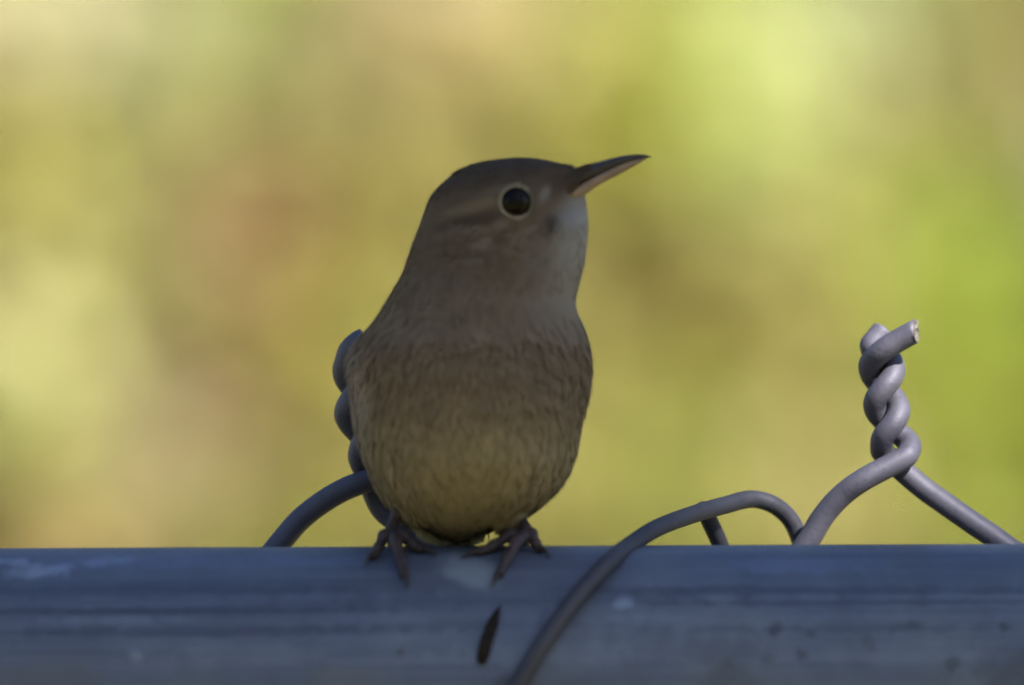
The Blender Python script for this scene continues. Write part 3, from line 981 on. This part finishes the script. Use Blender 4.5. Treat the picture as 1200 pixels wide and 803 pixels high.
#BG_BEGIN
SPRAYS = [
 (0,20,192,186,143),(80,10,157,156,121),(135,20,162,154,126),(75,60,140,137,81),(60,110,154,159,84),(180,60,145,152,91),(250,30,136,143,82),(320,15,138,152,68),(390,20,123,113,73),
 (370,80,144,137,96),(0,170,171,165,91),(130,165,147,147,90),(55,215,205,172,138),(0,220,187,163,112),(0,270,213,206,147),(100,280,152,151,90),(200,200,192,170,126),(250,250,160,137,97),
 (300,190,170,143,103),(250,300,147,123,90),(345,260,135,122,56),(390,230,153,147,81),(390,140,182,174,111),(250,110,183,178,116),(330,120,188,174,116),(0,335,219,211,147),(100,370,155,155,99),
 (0,410,202,200,147),(50,440,158,153,102),(150,340,150,150,90),(180,430,124,118,69),(240,360,165,147,102),(240,450,126,104,66),(330,340,123,113,58),(290,500,128,104,62),(350,410,159,156,77),
 (390,540,139,133,72),(140,490,151,137,113),(190,550,147,129,103),(100,560,143,138,94),(20,510,180,182,113),(10,600,158,155,60),(60,640,160,143,93),(150,630,147,139,90),(260,630,148,148,76),
 (310,570,168,162,99),(360,640,144,138,72),(450,70,128,118,72),(500,30,189,172,127),(520,90,191,172,130),(590,10,207,197,148),(600,60,198,195,121),(650,70,185,187,97),(700,30,153,159,67),
 (600,140,143,144,68),(540,160,145,138,81),(450,150,175,162,109),(690,130,163,162,71),(640,170,169,167,79),(450,250,153,145,83),(440,340,148,142,76),(750,70,182,186,99),(790,20,179,182,104),
 (840,20,187,193,139),(870,50,194,199,154),(920,60,179,179,135),(1000,20,161,178,132),(1055,30,165,170,114),(1000,80,169,165,129),(740,150,186,195,95),(800,110,208,224,126),(790,165,191,216,111),
 (840,170,198,219,136),(850,110,199,211,133),(960,120,147,145,89),(920,160,151,143,90),(1060,110,148,139,87),(1150,15,111,109,45),(1165,70,132,125,73),(1120,130,123,110,66),(1170,150,111,105,57),
 (1190,210,100,109,45),(1135,200,108,113,49),(1105,260,121,148,35),(1120,315,126,153,39),(1185,280,118,133,65),(1000,210,162,155,91),(1070,190,151,153,81),(1040,270,185,194,103),(980,250,195,200,130),
 (920,260,186,184,128),(820,230,166,180,97),(870,220,163,165,99),(860,285,139,130,73),(790,290,172,163,95),(730,250,182,179,95),(720,300,144,133,79),(700,350,135,119,72),(760,360,166,152,77),
 (820,350,167,158,84),(930,330,178,169,109),(890,370,133,126,68),(960,400,169,161,107),(1000,330,174,188,102),(1060,340,151,166,77),(1050,410,153,161,67),(740,440,138,137,61),(820,430,138,137,53),
 (900,430,140,133,64),(780,530,118,136,50),(830,500,124,121,54),(710,530,157,155,86),(700,610,157,157,86),(890,510,141,133,73),(930,570,159,153,104),(990,480,149,149,78),(1150,460,149,161,66),
 (1160,550,139,153,56),(1120,390,156,167,66),(1190,370,146,159,62),(1060,480,148,154,67),(1100,530,150,159,64),(1030,600,157,152,86),(870,600,153,143,86),(1100,620,151,159,72),(1180,630,152,160,69),
 (790,610,153,156,76),(960,640,157,152,90),(480,440,148,142,81),(560,300,148,142,81),(600,440,148,142,81),(520,560,148,142,79),(620,580,153,149,81),(560,640,155,152,81),(450,600,144,139,76),
]
# plants standing a little way behind the fence: (photo px, px of the heart of each plant), label
PLANTS = [((20, 330), 'pale straw-coloured weed with cream leaves behind the fence'),
          ((120, 60), 'tall yellow-olive weed beside the pale straw-coloured weed'),
          ((280, 260), 'withered tan-brown weed in the background behind the bird'),
          ((140, 560), 'low pinkish-beige dried weed under the withered tan-brown one'),
          ((340, 60), 'olive-green weed standing above the withered tan-brown one'),
          ((350, 480), 'mustard-brown weed behind the dark wire twist next to the bird'),
          ((560, 70), 'pale buff weed behind and above the head of the bird'),
          ((690, 110), 'yellow-olive weed behind the bill of the bird'),
          ((810, 130), 'bright lime-green leafy plant beyond the tip of the bill'),
          ((960, 50), 'pale mint-green plant next to the bright lime-green one'),
          ((1150, 110), 'dull brown-olive weed above the vivid green plant'),
          ((1120, 290), 'vivid green plant beyond the bare twisted wire tip'),
          ((980, 260), 'pale yellow-green plant between the lime-green and vivid green plants'),
          ((810, 410), 'dark olive weed in the background beside the breast of the bird'),
          ((1130, 530), 'fresh green plant behind the slanting wire leg of the bare twist'),
          ((740, 570), 'straw-green weed behind the wire tie'),
          ((940, 540), 'beige-green weed between the wire tie and the bare twist'),
          ((540, 480), 'khaki weed hidden almost wholly behind the body of the bird')]
#BG_END
SPRAY_Y = 1.75
rng = np.random.default_rng(21)
def build_plants():
    groups = {i: [] for i in range(len(PLANTS))}
    for i, s in enumerate(SPRAYS):
        k = min(range(len(PLANTS)), key=lambda q: math.hypot(PLANTS[q][0][0] - s[0], PLANTS[q][0][1] - s[1]))
        groups[k].append(i)
    for k, ((hx, hy), label) in enumerate(PLANTS):
        y0 = SPRAY_Y + (hx - 600) * 0.00042 + rng.uniform(-0.03, 0.03)
        heart = P(hx, hy, y0)
        foot = Vector((heart.x + rng.uniform(-.06, .06), y0 + rng.uniform(0.02, 0.12), 0.0))
        t = empty('weed_plant', foot)
        tag(t, label, 'plant')
        stems, SV, cs = [], [], []
        knee = Vector((foot.x * 0.5 + heart.x * 0.5 + 0.02, foot.y - 0.01, heart.z * 0.55))
        join = Vector((heart.x, y0 + 0.05, heart.z - 0.10))
        stems.append(tube_geo(catmull([tuple(foot - Vector((0, 0, .06))), tuple(knee), tuple(join), tuple(heart + Vector((0, .03, .01)))], 6), np.linspace(.006, .0018, 19), 7))
        cen, col, rad = [], [], []
        for i in groups[k]:
            s = SPRAYS[i]
            c = P(s[0], s[1], y0 + (s[0] - hx) * 0.0003 + rng.uniform(-0.03, 0.03))
            cen.append(c); col.append(np.clip(lin(s[2:]), 0.01, 0.85))
            stems.append(tube_geo(catmull([tuple(join), tuple((join + c) / 2 + Vector((0, .02, .0))), tuple(c)], 4), np.linspace(.0016, .0007, 9), 5))
        # lower leaves down the stem, duller and out of the photograph's view
        Cs, Ds, Ns, Ls, Ws, Ks = [], [], [], [], [], []
        for c, q in zip(cen, col):
            n = 85
            u = rand_dirs(n) * (rng.random(n) ** 0.45)[:, None] * np.array([.0165, .020, .0165])
            Cs.append(np.array(c) + u)
            Ds.append(rand_dirs(n) * 0.8 + np.array([0, 0, -0.3])); Ns.append(rand_dirs(n) * 0.7 + np.array(SUN) * 1.0)
            Ls.append(rng.uniform(.012, .019, n)); Ws.append(rng.uniform(.006, .0095, n))
            Ks.append(np.clip(q[None] * (1 + rng.normal(0, .14, n)[:, None]), 0.01, 0.9))
        mean = np.mean(col, axis=0)
        for m in range(160):
            f = rng.uniform(0.05, 0.93)
            b = (foot * (1 - f) * (1 - f) + knee * 2 * f * (1 - f) + join * f * f)
            Cs.append((np.array(b) + rng.normal(0, 0.022, 3))[None]); Ds.append(rand_dirs(1)); Ns.append(rand_dirs(1) * .6 + np.array(SUN) * .7)
            Ls.append(np.array([.022])); Ws.append(np.array([.011])); Ks.append(np.clip(mean * 0.8 * rng.uniform(.7, 1.2), .01, .9)[None])
        V, F, C = leaf_batch(np.vstack(Cs), np.vstack(Ds), np.vstack(Ns), np.concatenate(Ls), np.concatenate(Ws), np.vstack(Ks))
        mesh('foliage', V, F, MAT_LEAF, t, colors=C, smooth=False)
        V, F = merge(stems)
        mesh('stem', V, F, MAT_STEM, t, colors=np.tile((0.20, 0.19, 0.08), (len(V), 1)))
build_plants()

# a loose hedge behind the weeds
rng = np.random.default_rng(22)
def shrub(x, y, h, w, colr, label, group, n=2600, leaf=.034):
    t = empty('hedge_shrub', (x, y, 0))
    tag(t, label, 'shrub', group)
    stems = []
    for i in range(9):
        a = rng.uniform(0, 6.28); r = rng.uniform(.1, .9) * w
        tip = Vector((x + r * math.cos(a), y + r * math.sin(a) * .6, h * rng.uniform(.6, .95)))
        b = Vector((x + .05 * math.cos(a), y + .05 * math.sin(a), -.05))
        stems.append(tube_geo(catmull([tuple(b), tuple(b.lerp(tip, .45) + Vector((0, 0, .12))), tuple(tip)], 5), np.linspace(.013, .003, 11), 6))
    u = rand_dirs(n) * (rng.random(n) ** 0.4)[:, None]
    bump = 1 + 0.25 * vnoise(u, 2.2, x * 3)
    c = np.array([x, y, h * .53]) + u * bump[:, None] * np.array([w, w * .62, h * .5])
    cl = vnoise(c, 5.0, 11.0)
    K = np.clip(np.array(colr)[None] * (1 + .35 * cl + rng.normal(0, .12, n))[:, None], .01, .9)
    V, F, C = leaf_batch(c, rand_dirs(n) + np.array([0, 0, -.3]), rand_dirs(n) * .8 + np.array(SUN) * .7, rng.uniform(.7, 1.3, n) * leaf * 1.4, rng.uniform(.7, 1.3, n) * leaf * .75, K)
    mesh('foliage', V, F, MAT_LEAF, t, colors=C, smooth=False)
    V, F = merge(stems)
    mesh('stem', V, F, MAT_STEM, t, colors=np.tile((.12, .10, .05), (len(V), 1)))
HCOL = [(.30, .27, .085), (.26, .26, .075), (.33, .28, .11), (.24, .27, .07)]
for i in range(9):
    x = -2.4 + i * 0.6 + rng.uniform(-.08, .08)
    shrub(x, 2.75 + rng.uniform(-.1, .15), 2.0 + rng.uniform(-.15, .2), .50, HCOL[i % 4], 'yellowish-green hedge shrub growing behind the weeds', 'shrubs of the hedge behind the weeds')
for i in range(6):
    x = -3.2 + i * 1.25
    shrub(x, 3.9 + rng.uniform(-.2, .2), 2.9, .95, HCOL[(i + 2) % 4], 'taller yellowish-green shrub in the second row of the hedge', 'taller shrubs at the back of the hedge', 4200, .05)

# the tree whose crown shades the fence
GAP = 0.040
rng = np.random.default_rng(23)
def shade_tree():
    axis = np.array(SUN); d0 = 4.6
    heart = Vector((0.0, 0, RAIL_TOP + .02)) + SUN * d0
    foot = Vector((heart.x + 0.9, heart.y - 1.5, 0))
    t = empty('shade_tree', foot)
    tag(t, 'leafy tree whose overhanging bough shades the bird and the fence', 'tree')
    up = Vector((foot.x - .1, foot.y, 2.6)); fork = Vector((foot.x - .4, foot.y - .1, 3.6))
    limbs = [tube_geo(catmull([tuple(foot - Vector((0, 0, .3))), tuple(foot + Vector((.02, 0, 1.2))), tuple(up), tuple(fork)], 6), np.linspace(.15, .085, 19), 14)]
    tips = []
    for i in range(26):
        u = rand_dirs(1)[0] * np.array([.8, .8, .55])
        q = heart + Vector(u)
        limbs.append(tube_geo(catmull([tuple(fork), tuple(fork.lerp(q, .45) + Vector((0, 0, .22))), tuple(q)], 5), np.linspace(.045, .008, 11), 7)); tips.append(q)
    for i in range(10):
        q = foot + Vector((rng.uniform(-.6, 1.2), rng.uniform(-1.2, .6), rng.uniform(4.2, 5.8)))
        limbs.append(tube_geo(catmull([tuple(fork), tuple(fork.lerp(q, .5) + Vector((.1, 0, .1))), tuple(q)], 5), np.linspace(.06, .01, 11), 7)); tips.append(q)
    V, F = merge(limbs)
    mesh('trunk', V, F, MAT_BARK, t)
    n = 7000
    u = rand_dirs(n) * (rng.random(n) ** 0.38)[:, None] * np.array([1.02, 1.0, .62])
    c1 = np.array(heart) + u * (1 + .18 * vnoise(u, 2.5))[:, None]
    n2 = 5000
    tp = np.array([tuple(q) for q in tips[26:]])
    c2 = tp[rng.integers(0, len(tp), n2)] + rng.normal(0, .33, (n2, 3))
    c = np.vstack([c1, c2])
    # a small gap between the leaves lets a fleck of sun through on to the bare wire twist
    q = c - np.array(P(1110, 420, 0.030)); ax = np.array(SUN)
    dist = np.linalg.norm(q - ax * (q @ ax)[:, None], axis=1)
    c = c[dist > GAP]; n = len(c)
    K = np.clip(np.array([.085, .115, .035])[None] * (1 + rng.normal(0, .2, n)[:, None]), .01, .5)
    V, F, C = leaf_batch(c, rand_dirs(n) + np.array([0, 0, -.5]), rand_dirs(n) * .7 + np.array([0, 0, .9]), rng.uniform(.06, .10, n), rng.uniform(.035, .06, n), K)
    mesh('crown', V, F, MAT_LEAF, t, colors=C, smooth=False)
shade_tree()

# unseen dark shrubs, added on the near side to darken the metal's reflections
for i in range(7):
    x = -7.5 + i * 2.5 + rng.uniform(-.3, .3)
    shrub(x, -7.6 + rng.uniform(-.5, .5), 4.8 + rng.uniform(-.6, .7), 1.7, (.07, .085, .035), 'unseen dark green shrub added to darken the reflections in the fence metal', 'unseen shrubs added to darken the metal', 2600, .12)
